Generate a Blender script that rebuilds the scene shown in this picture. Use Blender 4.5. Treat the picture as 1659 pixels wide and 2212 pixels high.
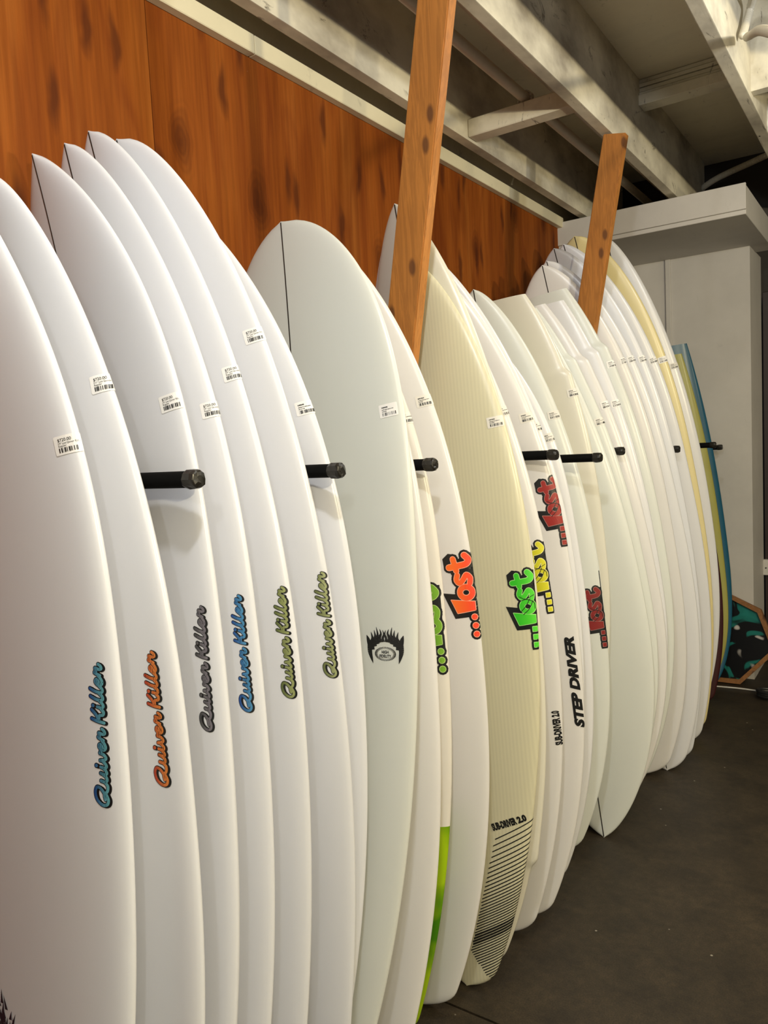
import bpy, bmesh, math, random
import numpy as np
from mathutils import Matrix, Vector

for o in list(bpy.data.objects):
    bpy.data.objects.remove(o)
SC = bpy.context.scene
COL = SC.collection
random.seed(7)

# ------------------------------------------------------------------ camera
# world: x = distance from the plywood wall, y = along the wall, z = up (metres)
OX = 1.40                                   # the camera stands 1.40 m off the wall
CAMP = np.array([OX, 0.0, 1.28])
F, CX, CY = 1660.185, 829.5, 1106.0          # focal length and centre in the 1659 x 2212 frame
R = np.array([[0.82563236, 0.56201471, -0.04970577],
              [0.00441787, -0.09453528, -0.99551171],
              [-0.56419118, 0.82170709, -0.0805343]])
cam_data = bpy.data.cameras.new('camera')
cam_data.sensor_fit = 'HORIZONTAL'
cam_data.sensor_width = 36.0
cam_data.lens = 36.0 * F / 1659.0
cam_data.clip_start = 0.02
cam = bpy.data.objects.new('camera', cam_data)
COL.objects.link(cam)
xr, yu, zb = Vector(R[0]), Vector(-R[1]), Vector(-R[2])
M = Matrix.Identity(4)
for i in range(3):
    M[i][0], M[i][1], M[i][2], M[i][3] = xr[i], yu[i], zb[i], CAMP[i]
cam.matrix_world = M
SC.camera = cam

# ------------------------------------------------------------------ world, exposure
w = bpy.data.worlds.new('world')
SC.world = w
w.use_nodes = True
w.node_tree.nodes['Background'].inputs[0].default_value = (0.72, 0.84, 1.0, 1)
w.node_tree.nodes['Background'].inputs[1].default_value = 0.10
SC.view_settings.view_transform = 'Standard'
SC.view_settings.look = 'None'
SC.view_settings.exposure = 0.30
SC.view_settings.gamma = 1.0
SC.view_settings.use_curve_mapping = False

# ceiling lamps hang in a row over the aisle (their lights sit inside the lamp heads built below)
WHITE, WARM = (0.95, 0.98, 1.0), (1.0, 0.86, 0.55)
LAMPS = [(1.17, 0.38, 27.0, WHITE, 0.10), (1.90, -1.0, 18.0, WHITE, 0.10), (1.55, 2.05, 17.0, WHITE, 0.10),
         (2.75, -0.3, 85.0, WARM, 0.45), (2.75, 1.4, 80.0, WARM, 0.45), (2.75, 3.1, 14.0, WARM, 0.45)]



# ------------------------------------------------------------------ helpers
def ray(px, py):
    return R.T @ np.array([px - CX, py - CY, F])
def onX(px, py, x):
    r = ray(px, py); return CAMP + r * ((x - CAMP[0]) / r[0])
def onY(px, py, y):
    r = ray(px, py); return CAMP + r * (y / r[1])
def onZ(px, py, z):
    r = ray(px, py); return CAMP + r * ((z - CAMP[2]) / r[2])

def tag(o, label, cat, group=None):
    o['label'] = label; o['category'] = cat
    if group: o['group'] = group
    return o
def struct(o, label=None, cat=None):
    o['kind'] = 'structure'
    if label: o['label'] = label
    if cat: o['category'] = cat
    return o
def obj(name, mesh, mat, parent=None):
    o = bpy.data.objects.new(name, mesh)
    COL.objects.link(o)
    if mat is not None and mesh is not None:
        mesh.materials.clear(); mesh.materials.append(mat)
    if parent is not None: o.parent = parent
    return o
def empty(name, loc=(0, 0, 0), parent=None):
    o = bpy.data.objects.new(name, None)
    o.empty_display_size = 0.05
    COL.objects.link(o)
    o.location = loc
    if parent is not None: o.parent = parent
    return o
def mesh_from(verts, faces, smooth=False, name='m'):
    me = bpy.data.meshes.new(name)
    me.from_pydata([tuple(map(float, v)) for v in verts], [], [tuple(f) for f in faces])
    me.validate()
    if smooth:
        me.polygons.foreach_set('use_smooth', [True] * len(me.polygons))
    me.update()
    return me
def bm_mesh(bm, smooth=False):
    me = bpy.data.meshes.new('m')
    bm.normal_update()
    bm.to_mesh(me); bm.free()
    if smooth:
        me.polygons.foreach_set('use_smooth', [True] * len(me.polygons))
    return me
def box(a, b, bevel=0.0, seg=1):
    bm = bmesh.new()
    a = Vector(a); b = Vector(b)
    bmesh.ops.create_cube(bm, size=1)
    bmesh.ops.scale(bm, vec=(b - a), verts=bm.verts)
    bmesh.ops.translate(bm, vec=(a + b) / 2, verts=bm.verts)
    if bevel:
        bmesh.ops.bevel(bm, geom=list(bm.edges), offset=bevel, segments=seg, affect='EDGES', profile=0.7)
    return bm_mesh(bm)
def beam(p0, p1, wx, wy, bevel=0.002, ex=None):
    """a sawn timber from p0 to p1 with section wx (along ex) by wy"""
    p0 = Vector(p0); p1 = Vector(p1); d = (p1 - p0).normalized()
    ex = Vector(ex) if ex else Vector((1, 0, 0))
    ex = (ex - d * ex.dot(d)).normalized(); ey = d.cross(ex)
    bm = bmesh.new()
    vs = []
    for p in (p0, p1):
        for sx, sy in ((-1, -1), (1, -1), (1, 1), (-1, 1)):
            vs.append(bm.verts.new(p + ex * (sx * wx / 2) + ey * (sy * wy / 2)))
    for f in ((3, 2, 1, 0), (4, 5, 6, 7), (0, 1, 5, 4), (1, 2, 6, 5), (2, 3, 7, 6), (3, 0, 4, 7)):
        bm.faces.new([vs[i] for i in f])
    bmesh.ops.recalc_face_normals(bm, faces=bm.faces)
    if bevel: bmesh.ops.bevel(bm, geom=list(bm.edges), offset=bevel, segments=2, affect='EDGES')
    return bm_mesh(bm)
def smooth_path(pts, n=8):
    P = [Vector(p) for p in pts]
    if len(P) < 3: return P
    Q = [P[0] * 2 - P[1]] + P + [P[-1] * 2 - P[-2]]
    out = []
    for i in range(1, len(Q) - 2):
        for k in range(n):
            t = k / n
            a, b, c, d = Q[i - 1], Q[i], Q[i + 1], Q[i + 2]
            out.append(0.5 * ((2 * b) + (c - a) * t + (2 * a - 5 * b + 4 * c - d) * t * t + (3 * b - a - 3 * c + d) * t ** 3))
    out.append(P[-1])
    return out
def tube(path, rad, seg=12, cap=True):
    """rad: number or list per point"""
    n = len(path)
    rr = rad if isinstance(rad, (list, tuple)) else [rad] * n
    V = []; Fc = []
    up = Vector((0, 0, 1))
    for i, p in enumerate(path):
        d = (path[min(i + 1, n - 1)] - path[max(i - 1, 0)]).normalized()
        a = d.cross(up)
        if a.length < 1e-3: a = d.cross(Vector((1, 0, 0)))
        a.normalize(); b = d.cross(a)
        for j in range(seg):
            t = 2 * math.pi * j / seg
            V.append(p + (a * math.cos(t) + b * math.sin(t)) * rr[i])
    for i in range(n - 1):
        for j in range(seg):
            k = (j + 1) % seg
            Fc.append((i * seg + j, i * seg + k, (i + 1) * seg + k, (i + 1) * seg + j))
    if cap:
        Fc.append(tuple(range(seg))[::-1]); Fc.append(tuple((n - 1) * seg + j for j in range(seg)))
    me = mesh_from(V, Fc, True)
    return me
def flex(path, r, pitch=0.008):
    """corrugated conduit: rings along the path"""
    L = [0]
    for a, b in zip(path, path[1:]): L.append(L[-1] + (b - a).length)
    n = int(L[-1] / (pitch / 4))
    pts = []; rad = []
    j = 0
    for i in range(n + 1):
        s = L[-1] * i / n
        while j < len(L) - 2 and L[j + 1] < s: j += 1
        t = (s - L[j]) / max(L[j + 1] - L[j], 1e-9)
        pts.append(path[j].lerp(path[j + 1], t)); rad.append(r * (1.0 if i % 4 in (0, 1) else 0.84))
    return tube(pts, rad, 14)

# ------------------------------------------------------------------ materials
def mat(name):
    m = bpy.data.materials.new(name); m.use_nodes = True
    nt = m.node_tree
    return m, nt, nt.nodes['Principled BSDF']
def N(nt, typ, **kw):
    n = nt.nodes.new(typ)
    for k, v in kw.items():
        if k.startswith('i_'): n.inputs[k[2:].replace('_', ' ')].default_value = v
        else: setattr(n, k, v)
    return n
def ramp(nt, fac, stops):
    r = nt.nodes.new('ShaderNodeValToRGB')
    e = r.color_ramp.elements
    while len(e) < len(stops): e.new(0.5)
    for el, (p, c) in zip(e, stops):
        el.position = p; el.color = (*c, 1) if len(c) == 3 else c
    nt.links.new(fac, r.inputs[0])
    return r.outputs[0]
def coords(nt, scale=(1, 1, 1), src='Object', loc=(0, 0, 0)):
    tc = nt.nodes.new('ShaderNodeTexCoord'); mp = nt.nodes.new('ShaderNodeMapping')
    mp.inputs['Scale'].default_value = scale; mp.inputs['Location'].default_value = loc
    nt.links.new(tc.outputs[src], mp.inputs[0])
    return mp.outputs[0]
def noise(nt, vec, scale, detail=4, rough=0.55, dist=0.0):
    n = nt.nodes.new('ShaderNodeTexNoise')
    n.inputs['Scale'].default_value = scale; n.inputs['Detail'].default_value = detail
    n.inputs['Roughness'].default_value = rough; n.inputs['Distortion'].default_value = dist
    nt.links.new(vec, n.inputs['Vector'])
    return n.outputs['Fac']
def mixc(nt, fac, a, b, mode='MIX'):
    m = nt.nodes.new('ShaderNodeMix'); m.data_type = 'RGBA'; m.blend_type = mode
    for sock, v in ((0, fac), (6, a), (7, b)):
        if isinstance(v, (int, float)): m.inputs[sock].default_value = v
        elif isinstance(v, tuple): m.inputs[sock].default_value = (*v, 1)
        else: nt.links.new(v, m.inputs[sock])
    return m.outputs[2]
def math_(nt, op, a, b=None):
    m = nt.nodes.new('ShaderNodeMath'); m.operation = op
    for i, v in enumerate((a, b)):
        if v is None: continue
        if isinstance(v, (int, float)): m.inputs[i].default_value = v
        else: nt.links.new(v, m.inputs[i])
    return m.outputs[0]
def bump(nt, bs, h, strength=0.2, dist=0.002):
    b = nt.nodes.new('ShaderNodeBump'); b.inputs['Strength'].default_value = strength; b.inputs['Distance'].default_value = dist
    nt.links.new(h, b.inputs['Height']); nt.links.new(b.outputs[0], bs.inputs['Normal'])

def spots2d(nt, vec, ay, az, scale=1.0, rnd=1.0, axis='yz'):
    """distance to scattered points in the plane of a board face"""
    sp = nt.nodes.new('ShaderNodeSeparateXYZ'); nt.links.new(vec, sp.inputs[0])
    cb = nt.nodes.new('ShaderNodeCombineXYZ')
    nt.links.new(math_(nt, 'MULTIPLY', sp.outputs['XYZ'.index(axis[0].upper())], ay), cb.inputs[0])
    nt.links.new(math_(nt, 'MULTIPLY', sp.outputs['XYZ'.index(axis[1].upper())], az), cb.inputs[1])
    vo = nt.nodes.new('ShaderNodeTexVoronoi'); vo.voronoi_dimensions = '2D'
    vo.inputs['Scale'].default_value = scale; vo.inputs['Randomness'].default_value = rnd
    nt.links.new(cb.outputs[0], vo.inputs['Vector'])
    return vo.outputs['Distance']
def plain(name, col, rough=0.5, metal=0.0, spec=0.5, coat=0.0):
    m, nt, b = mat(name)
    v = coords(nt)
    f = noise(nt, v, 40, 3)
    c = ramp(nt, f, [(0.3, tuple(x * 0.93 for x in col)), (0.7, col)])
    nt.links.new(c, b.inputs['Base Color'])
    b.inputs['Roughness'].default_value = rough; b.inputs['Metallic'].default_value = metal
    b.inputs['Specular IOR Level'].default_value = spec
    if coat:
        b.inputs['Coat Weight'].default_value = coat; b.inputs['Coat Roughness'].default_value = 0.15
    return m
def board_mat(name, col, rough=0.32, rib=False, pigment=None, lap=None):
    m, nt, b = mat(name)
    v = coords(nt)
    f = noise(nt, v, 3.0, 3, 0.5)
    c = ramp(nt, f, [(0.25, tuple(x * 0.965 for x in col)), (0.75, col)])
    fine = noise(nt, v, 900, 2)
    c = mixc(nt, 0.05, c, ramp(nt, fine, [(0.3, (0.7, 0.7, 0.7)), (0.7, (1, 1, 1))]), 'MULTIPLY')
    if rib:                                     # woven reinforcement showing as fine lines along the board
        sp = nt.nodes.new('ShaderNodeSeparateXYZ'); nt.links.new(v, sp.inputs[0])
        s = math_(nt, 'SINE', math_(nt, 'MULTIPLY', sp.outputs[0], 2 * math.pi / 0.0085))
        c = mixc(nt, math_(nt, 'MULTIPLY', math_(nt, 'ADD', s, 1.0), 0.14), c, tuple(x * 0.72 for x in col))
        blot = noise(nt, coords(nt, (1, 1, 0.4)), 14, 3)
        c = mixc(nt, math_(nt, 'MULTIPLY', blot, 0.25), c, tuple(x * 0.86 for x in col))
    if pigment:                                  # pigmented tail: everything below the cut line is dyed
        sp = nt.nodes.new('ShaderNodeSeparateXYZ'); nt.links.new(v, sp.inputs[0])
        cut = math_(nt, 'LESS_THAN', sp.outputs[2], pigment)
        sw = ramp(nt, noise(nt, coords(nt, (1, 1, 1.0)), 7.0, 2, 0.5), [(0.42, (0.05, 0.20, 0.0)), (0.55, (0.33, 0.50, 0.004))])
        c = mixc(nt, cut, c, sw)
    nt.links.new(c, b.inputs['Base Color'])
    b.inputs['Roughness'].default_value = rough
    b.inputs['Specular IOR Level'].default_value = 0.45
    b.inputs['Coat Weight'].default_value = 0.25; b.inputs['Coat Roughness'].default_value = 0.22
    return m
def plywood_mat():
    m, nt, b = mat('plywood')
    tc = nt.nodes.new('ShaderNodeTexCoord'); oi = nt.nodes.new('ShaderNodeObjectInfo')
    add = nt.nodes.new('ShaderNodeVectorMath'); add.operation = 'ADD'
    cmb = nt.nodes.new('ShaderNodeCombineXYZ')
    nt.links.new(math_(nt, 'MULTIPLY', oi.outputs['Random'], 37.0), cmb.inputs[2])
    nt.links.new(math_(nt, 'MULTIPLY', oi.outputs['Random'], 11.0), cmb.inputs[0])
    nt.links.new(tc.outputs['Object'], add.inputs[0]); nt.links.new(cmb.outputs[0], add.inputs[1])
    def mp(s):
        n = nt.nodes.new('ShaderNodeMapping'); n.inputs['Scale'].default_value = s
        nt.links.new(add.outputs[0], n.inputs[0]); return n.outputs[0]
    big = noise(nt, mp((1, 3.2, 0.55)), 1.6, 3, 0.5, 0.6)          # rotary-cut cathedral figure
    fig = math_(nt, 'SINE', math_(nt, 'MULTIPLY', big, 34.0))
    fig = math_(nt, 'ADD', math_(nt, 'MULTIPLY', fig, 0.5), 0.5)
    grain = noise(nt, mp((6, 60, 1.6)), 2.0, 5, 0.65)
    band = noise(nt, mp((1, 6.0, 0.5)), 1.6, 4, 0.65)
    c = ramp(nt, band, [(0.30, (0.175, 0.040, 0.003)), (0.52, (0.26, 0.068, 0.007)), (0.75, (0.36, 0.115, 0.017))])
    c = mixc(nt, math_(nt, 'MULTIPLY', math_(nt, 'POWER', fig, 3.0), 0.36), c, (0.15, 0.028, 0.003))
    c = mixc(nt, 0.55, c, ramp(nt, grain, [(0.3, (0.55, 0.5, 0.45)), (0.65, (1, 1, 1))]), 'MULTIPLY')
    wob = nt.nodes.new('ShaderNodeVectorMath'); wob.operation = 'ADD'
    nz = nt.nodes.new('ShaderNodeTexNoise'); nz.inputs['Scale'].default_value = 9.0
    nt.links.new(mp((1, 1, 1)), nz.inputs['Vector'])
    sc = nt.nodes.new('ShaderNodeVectorMath'); sc.operation = 'SCALE'; sc.inputs[3].default_value = 0.05
    nt.links.new(nz.outputs['Color'], sc.inputs[0])
    nt.links.new(mp((1, 1, 1)), wob.inputs[0]); nt.links.new(sc.outputs[0], wob.inputs[1])
    d1 = spots2d(nt, wob.outputs[0], 3.6, 1.9)                     # round knots
    d2 = spots2d(nt, wob.outputs[0], 10.0, 2.2)                    # short dark pitch streaks
    halo = ramp(nt, d1, [(0.03, (0.35, 0.28, 0.25)), (0.16, (1, 1, 1))])
    c = mixc(nt, 0.75, c, halo, 'MULTIPLY')
    rings = math_(nt, 'SINE', math_(nt, 'MULTIPLY', d1, 150.0))
    near = ramp(nt, d1, [(0.05, (1, 1, 1)), (0.22, (0, 0, 0))])
    c = mixc(nt, math_(nt, 'MULTIPLY', near, math_(nt, 'MULTIPLY', math_(nt, 'ADD', rings, 1.0), 0.14)), c, (0.06, 0.014, 0.003))
    pk = ramp(nt, d2, [(0.06, (1, 1, 1)), (0.17, (0, 0, 0))])
    c = mixc(nt, math_(nt, 'MULTIPLY', pk, 0.72), c, (0.06, 0.013, 0.003))
    scuff = ramp(nt, noise(nt, mp((1, 3.0, 1.4)), 6.5, 5, 0.75), [(0.735, (0, 0, 0)), (0.76, (1, 1, 1))])
    c = mixc(nt, math_(nt, 'MULTIPLY', scuff, 0.45), c, (0.70, 0.52, 0.36))
    nt.links.new(c, b.inputs['Base Color'])
    b.inputs['Roughness'].default_value = 0.7; b.inputs['Specular IOR Level'].default_value = 0.12
    bump(nt, b, grain, 0.25, 0.001)
    return m
def lumber_mat(name, dark, light, axis=(14, 14, 1.1)):
    m, nt, b = mat(name)
    v = coords(nt, axis)
    g = noise(nt, v, 3.0, 5, 0.6, 0.8)
    s = math_(nt, 'ADD', math_(nt, 'MULTIPLY', math_(nt, 'SINE', math_(nt, 'MULTIPLY', g, 34.0)), 0.5), 0.5)
    c = ramp(nt, noise(nt, coords(nt, (3, 3, 0.8)), 2.0, 3), [(0.3, dark), (0.7, light)])
    c = mixc(nt, math_(nt, 'MULTIPLY', s, 0.38), c, tuple(x * 0.55 for x in dark))
    kd = spots2d(nt, coords(nt, (1, 1, 1), loc=(0.13, 0.0, 0.21)), 9.0, 4.2, axis='xz')
    kn = ramp(nt, kd, [(0.055, (1, 1, 1)), (0.10, (0, 0, 0))])
    c = mixc(nt, math_(nt, 'MULTIPLY', kn, 0.75), c, (0.06, 0.018, 0.006))
    nt.links.new(c, b.inputs['Base Color'])
    b.inputs['Roughness'].default_value = 0.6
    bump(nt, b, g, 0.3, 0.001)
    return m
def paint_mat(name, col, dirt=0.5, grime=(0.16, 0.13, 0.10), stretch=(1, 1, 1), thr=0.6):
    """old off-white paint on sawn timber: grime in streaks and blotches"""
    m, nt, b = mat(name)
    v = coords(nt, stretch)
    n1 = noise(nt, v, 2.2, 5, 0.62)
    n2 = noise(nt, coords(nt, (stretch[0] * 3, stretch[1] * 0.7, stretch[2] * 0.8)), 9.0, 5, 0.7, 1.0)
    c = ramp(nt, n1, [(0.3, tuple(x * 0.86 for x in col)), (0.65, col)])
    gf = ramp(nt, n1, [(thr - 0.12, (0, 0, 0)), (thr + 0.18, (1, 1, 1))])
    c = mixc(nt, math_(nt, 'MULTIPLY', gf, dirt), c, grime)
    sp = ramp(nt, n2, [(0.62, (0, 0, 0)), (0.70, (1, 1, 1))])
    c = mixc(nt, math_(nt, 'MULTIPLY', sp, dirt), c, tuple(x * 0.6 for x in grime))
    nt.links.new(c, b.inputs['Base Color'])
    b.inputs['Roughness'].default_value = 0.62; b.inputs['Specular IOR Level'].default_value = 0.3
    bump(nt, b, noise(nt, coords(nt, (4, 1, 4)), 40, 4, 0.6), 0.25, 0.001)
    return m
def floor_mat():
    m, nt, b = mat('dark concrete')
    v = coords(nt)
    n1 = noise(nt, v, 1.5, 5, 0.6)
    n2 = noise(nt, v, 45, 4, 0.7)
    n3 = noise(nt, v, 260, 2, 0.6)
    n4 = noise(nt, v, 11, 4, 0.65)
    c = ramp(nt, n1, [(0.3, (0.020, 0.0145, 0.0085)), (0.7, (0.048, 0.036, 0.023))])
    c = mixc(nt, 0.6, c, ramp(nt, n2, [(0.3, (0.45, 0.45, 0.45)), (0.7, (1.35, 1.3, 1.25))]), 'MULTIPLY')
    c = mixc(nt, 0.7, c, ramp(nt, n3, [(0.3, (0.4, 0.4, 0.4)), (0.72, (1.5, 1.45, 1.35))]), 'MULTIPLY')
    c = mixc(nt, 0.8, c, ramp(nt, n4, [(0.32, (0.55, 0.55, 0.55)), (0.68, (1.3, 1.28, 1.2))]), 'MULTIPLY')
    vo = nt.nodes.new('ShaderNodeTexVoronoi'); vo.inputs['Scale'].default_value = 9.0
    nt.links.new(v, vo.inputs['Vector'])
    fl = ramp(nt, vo.outputs['Distance'], [(0.022, (1, 1, 1)), (0.034, (0, 0, 0))])
    c = mixc(nt, math_(nt, 'MULTIPLY', fl, 0.6), c, (0.5, 0.46, 0.38))
    nt.links.new(c, b.inputs['Base Color'])
    b.inputs['Roughness'].default_value = 0.55
    bump(nt, b, n2, 0.2, 0.002)
    return m
def attr_mat(name, rough=0.4):
    """printed ink whose colour runs from edge to edge of the lettering"""
    m, nt, b = mat(name)
    a = nt.nodes.new('ShaderNodeAttribute'); a.attribute_name = 'ink'
    nt.links.new(a.outputs['Color'], b.inputs['Base Color'])
    b.inputs['Roughness'].default_value = rough
    b.inputs['Coat Weight'].default_value = 0.2
    return m

MAT = dict(
    ply=plywood_mat(), floor=floor_mat(),
    post=lumber_mat('fir post', (0.33, 0.12, 0.018), (0.48, 0.19, 0.035)),
    frame=lumber_mat('oak frame', (0.22, 0.085, 0.02), (0.32, 0.14, 0.04), (6, 6, 6)),
    trim=paint_mat('cream trim paint', (0.74, 0.67, 0.47), 0.25, thr=0.72),
    joist=paint_mat('old joist paint', (0.82, 0.76, 0.60), 0.8, stretch=(1.6, 1.0, 1.6), thr=0.50),
    sheath=paint_mat('old sheathing paint', (0.88, 0.81, 0.64), 0.22, stretch=(0.8, 3.0, 1), thr=0.66),
    white=paint_mat('white wall paint', (0.60, 0.57, 0.53), 0.06, thr=0.8),
    dark=plain('shade-dark backing', (0.05, 0.042, 0.036), 0.8),  # dark colour stands in for the shade of unlit spaces
    black=plain('black shrink wrap', (0.003, 0.003, 0.003), 0.7, spec=0.1),
    capm=plain('black tape', (0.016, 0.014, 0.011), 0.30),
    ink=plain('black ink', (0.008, 0.008, 0.008), 0.35),
    navy=plain('navy ink', (0.012, 0.013, 0.03), 0.4),
    greyink=plain('grey ink', (0.07, 0.065, 0.06), 0.5),
    label=plain('white label paper', (0.88, 0.86, 0.84), 0.5),
    labelf=plain('clear label paper', (0.76, 0.73, 0.68), 0.5),
    string=plain('dark stringer glue line', (0.025, 0.02, 0.016), 0.4),
    conduit=plain('painted conduit', (0.62, 0.57, 0.46), 0.45),
    cable=plain('grey cable', (0.40, 0.36, 0.30), 0.5),
    steel=plain('black steel', (0.02, 0.02, 0.02), 0.35),
    tin=plain('white enamel', (0.8, 0.78, 0.74), 0.3),
    wcable=plain('white cable', (0.6, 0.58, 0.55), 0.4),
    gradient=attr_mat('gradient ink'),
    lilac=board_mat('lilac white glass', (0.70, 0.705, 0.745)),
    pink=board_mat('pinkish white glass', (0.72, 0.70, 0.69)),
    green=board_mat('greenish white glass', (0.67, 0.685, 0.645), 0.4),
    ivory=board_mat('ivory glass', (0.69, 0.66, 0.565)),
    ribbed=board_mat('ribbed cream glass', (0.67, 0.63, 0.45), 0.4, rib=True),
    whiteb=board_mat('cool white glass', (0.72, 0.715, 0.735)),
    yellow=board_mat('pale yellow glass', (0.74, 0.63, 0.32), 0.35),
    lime=board_mat('olive lime foam', (0.36, 0.34, 0.075), 0.5),
    blue=board_mat('petrol blue foam', (0.006, 0.09, 0.16), 0.45),
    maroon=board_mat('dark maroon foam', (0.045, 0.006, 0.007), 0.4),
    greentail=board_mat('white glass with green tail', (0.73, 0.69, 0.63), pigment=0.458),
)

# ------------------------------------------------------------------ structure
Y0, Y1 = -2.2, 3.64            # the plywood run
JB, CEIL = 2.340, 2.644          # underside of joists, underside of sheathing
fl = obj('floor', box((-0.05, Y0, -0.10), (3.6, 6.0, -0.008)), MAT['floor'])
struct(fl, 'dark brown concrete floor', 'floor')
for a, b in ((Y0, 1.4315), (1.4375, 6.0)):
    obj('slab', box((-0.04, a, -0.008), (3.6, b, 0.0)), MAT['floor'], fl)

wl = obj('wall_left', box((-0.10, Y0, 0.0), (-0.018, 4.30, 2.70)), MAT['sheath'])
struct(wl, 'orange-brown plywood wall', 'wall')
for y in (-2.2, -1.235, -0.015, 1.205, 2.425):
    a, b = y, (-1.235 if y == -2.2 else y + 1.22)
    obj('plywood_panel', box((-0.018, a + 0.001, 0.0), (0.0, min(b, Y1) - 0.001, 2.305), 0.0008), MAT['ply'], wl)
jt = onX(535, 110, 0.0)[1]
for i, (a, b) in enumerate(((Y0, jt - 0.001), (jt + 0.001, Y1))):
    t = obj('trim_%d' % (i + 1), box((0.0, a, 2.296), (0.026, b, 2.343), 0.002), MAT['trim'])
    struct(t, 'cream painted strip along the plywood top, %s the butt joint' % ('before' if i == 0 else 'beyond'), 'trim')

ce = obj('ceiling', box((-0.10, Y0, CEIL + 0.012), (3.6, 6.0, CEIL + 0.08)), MAT['dark'])
struct(ce, 'open painted ceiling with joists', 'ceiling')
for k, a in enumerate((-2.2, -0.40, 0.82, 2.04, 3.26, 4.48)):
    b = (-0.40, 0.82, 2.04, 3.26, 4.48, 6.0)[k]
    obj('sheathing_panel', box((-0.018, a + 0.0012, CEIL), (3.6, b - 0.0012, CEIL + 0.012)), MAT['sheath'], ce)
for x in (0.088, 0.501, 0.939, 1.369, 1.799, 2.229, 2.659, 3.089):
    obj('joist', box((x, Y0, JB), (x + 0.038, 4.26, CEIL), 0.0025, 2), MAT['joist'], ce)
# blocking between the joists
obj('blocking', box((0.126, 2.486, 2.349), (0.501, 2.549, 2.409), 0.003), MAT['joist'], ce)
bm_ = empty('blocking', (0, 0, 0), ce)
bm_.name = 'ridged_blocking'
for k in range(4):
    obj('ply_edge', box((0.539, 3.122 + 0.004 * (k % 2), 2.581 + 0.0158 * k), (0.939, 3.18, 2.594 + 0.0158 * k)), MAT['joist'], bm_)
obj('block_face', box((0.539, 3.106, 2.541), (0.939, 3.18, 2.580), 0.002), MAT['joist'], bm_)
obj('blocking', box((0.977, 2.80, 2.36), (1.369, 2.84, CEIL)), MAT['joist'], ce)

# end wall under the soffit, its return and the dark opening beyond
we = obj('wall_back', box((-0.018, 4.27, 0.0), (0.742, 4.40, 2.2)), MAT['white'])
struct(we, 'white painted end wall under the soffit', 'wall')
obj('corner_strip', box((0.338, 4.255, 0.0), (0.364, 4.27, 2.196), 0.002), MAT['white'], we)
wn = obj('wall_nook', box((-0.10, 3.642, 0.0), (-0.018, 4.30, 2.2)), MAT['white'])
wn.name = 'wall_recess'
struct(wn, 'white painted side wall past the plywood', 'wall')
nk = obj('wall_recess_face', box((-0.018, 3.641, 0.0), (0.0, 4.27, 2.2)), MAT['white'], wn)
nk.name = 'paint_face'
so = obj('trim_3', box((-0.018, 3.642, 2.196), (0.826, 4.45, 2.318), 0.002), MAT['white'])
struct(so, 'white boxed soffit over the end of the rack', 'soffit')
obj('fascia_board', box((-0.018, 3.628, 2.214), (0.828, 3.6415, 2.322), 0.0015), MAT['white'], so)
wr = obj('wall_return', box((0.60, 4.401, 0.0), (0.741, 4.62, 2.2)), MAT['white'])
struct(wr, 'shaded white return of the end wall', 'wall')
wd = obj('wall_far', box((0.60, 4.95, 0.0), (3.6, 5.05, 2.67)), MAT['dark'])  # darkness of the room beyond is put into the colour
struct(wd, 'shade-coloured wall beyond the opening', 'wall')
wv = obj('wall_void', box((-0.10, 4.32, 2.32), (0.95, 4.40, 2.69)), MAT['dark'])  # closes the void; its shade is put into the colour
struct(wv, 'shade-coloured backing of the void above the soffit', 'wall')
dr = obj('door_1', box((0.745, 4.63, 0.0), (1.45, 4.68, 2.02), 0.003), plain('dark brown door', (0.025, 0.013, 0.010), 0.5))
struct(dr, 'dark brown door panel beside the white return', 'door')
obj('door_rail', box((0.80, 4.622, 0.90), (1.40, 4.632, 0.98), 0.003), plain('dark brown rail', (0.03, 0.016, 0.012), 0.5), dr)

# ------------------------------------------------------------------ posts leaning from the second joist to the wall foot
def post_mesh(yb, yt, pts, th):
    # left edge of the wide face read off two pixels, on the plane that runs from yb at the floor to yt at the joist
    def hit(px, py):
        y = yb
        for _ in range(12):
            p = onY(px, py, y); y = yb + (yt - yb) * p[2] / JB
        return onY(px, py, y)
    a, b = hit(*pts[0]), hit(*pts[1])
    d = (a - b) / np.linalg.norm(a - b)
    top = b + d * ((JB - 0.011 - b[2]) / d[2]); bot = b + d * ((0.009 - b[2]) / d[2])
    off = np.array([0.040, th / 2, 0])
    return beam(top + off, bot + off, 0.080, th, 0.0025), bot + off
def make_post(yb, yt, pts, label):
    me, base = post_mesh(yb, yt, pts, 0.033)
    me.transform(Matrix.Translation(-Vector(base)))
    o = obj('wooden_post', me, MAT['post'])
    o.location = base
    return tag(o, label, 'post', 'leaning fir posts')
make_post(1.540, 1.4880, ((901, 0), (840, 640)), 'sawn fir post leaning between the orange-logo and the ribbed cream surfboard')
make_post(2.752, 2.752, ((1299, 318), (1250, 640)), 'sawn fir post leaning behind the surfboards stored tail up')

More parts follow.
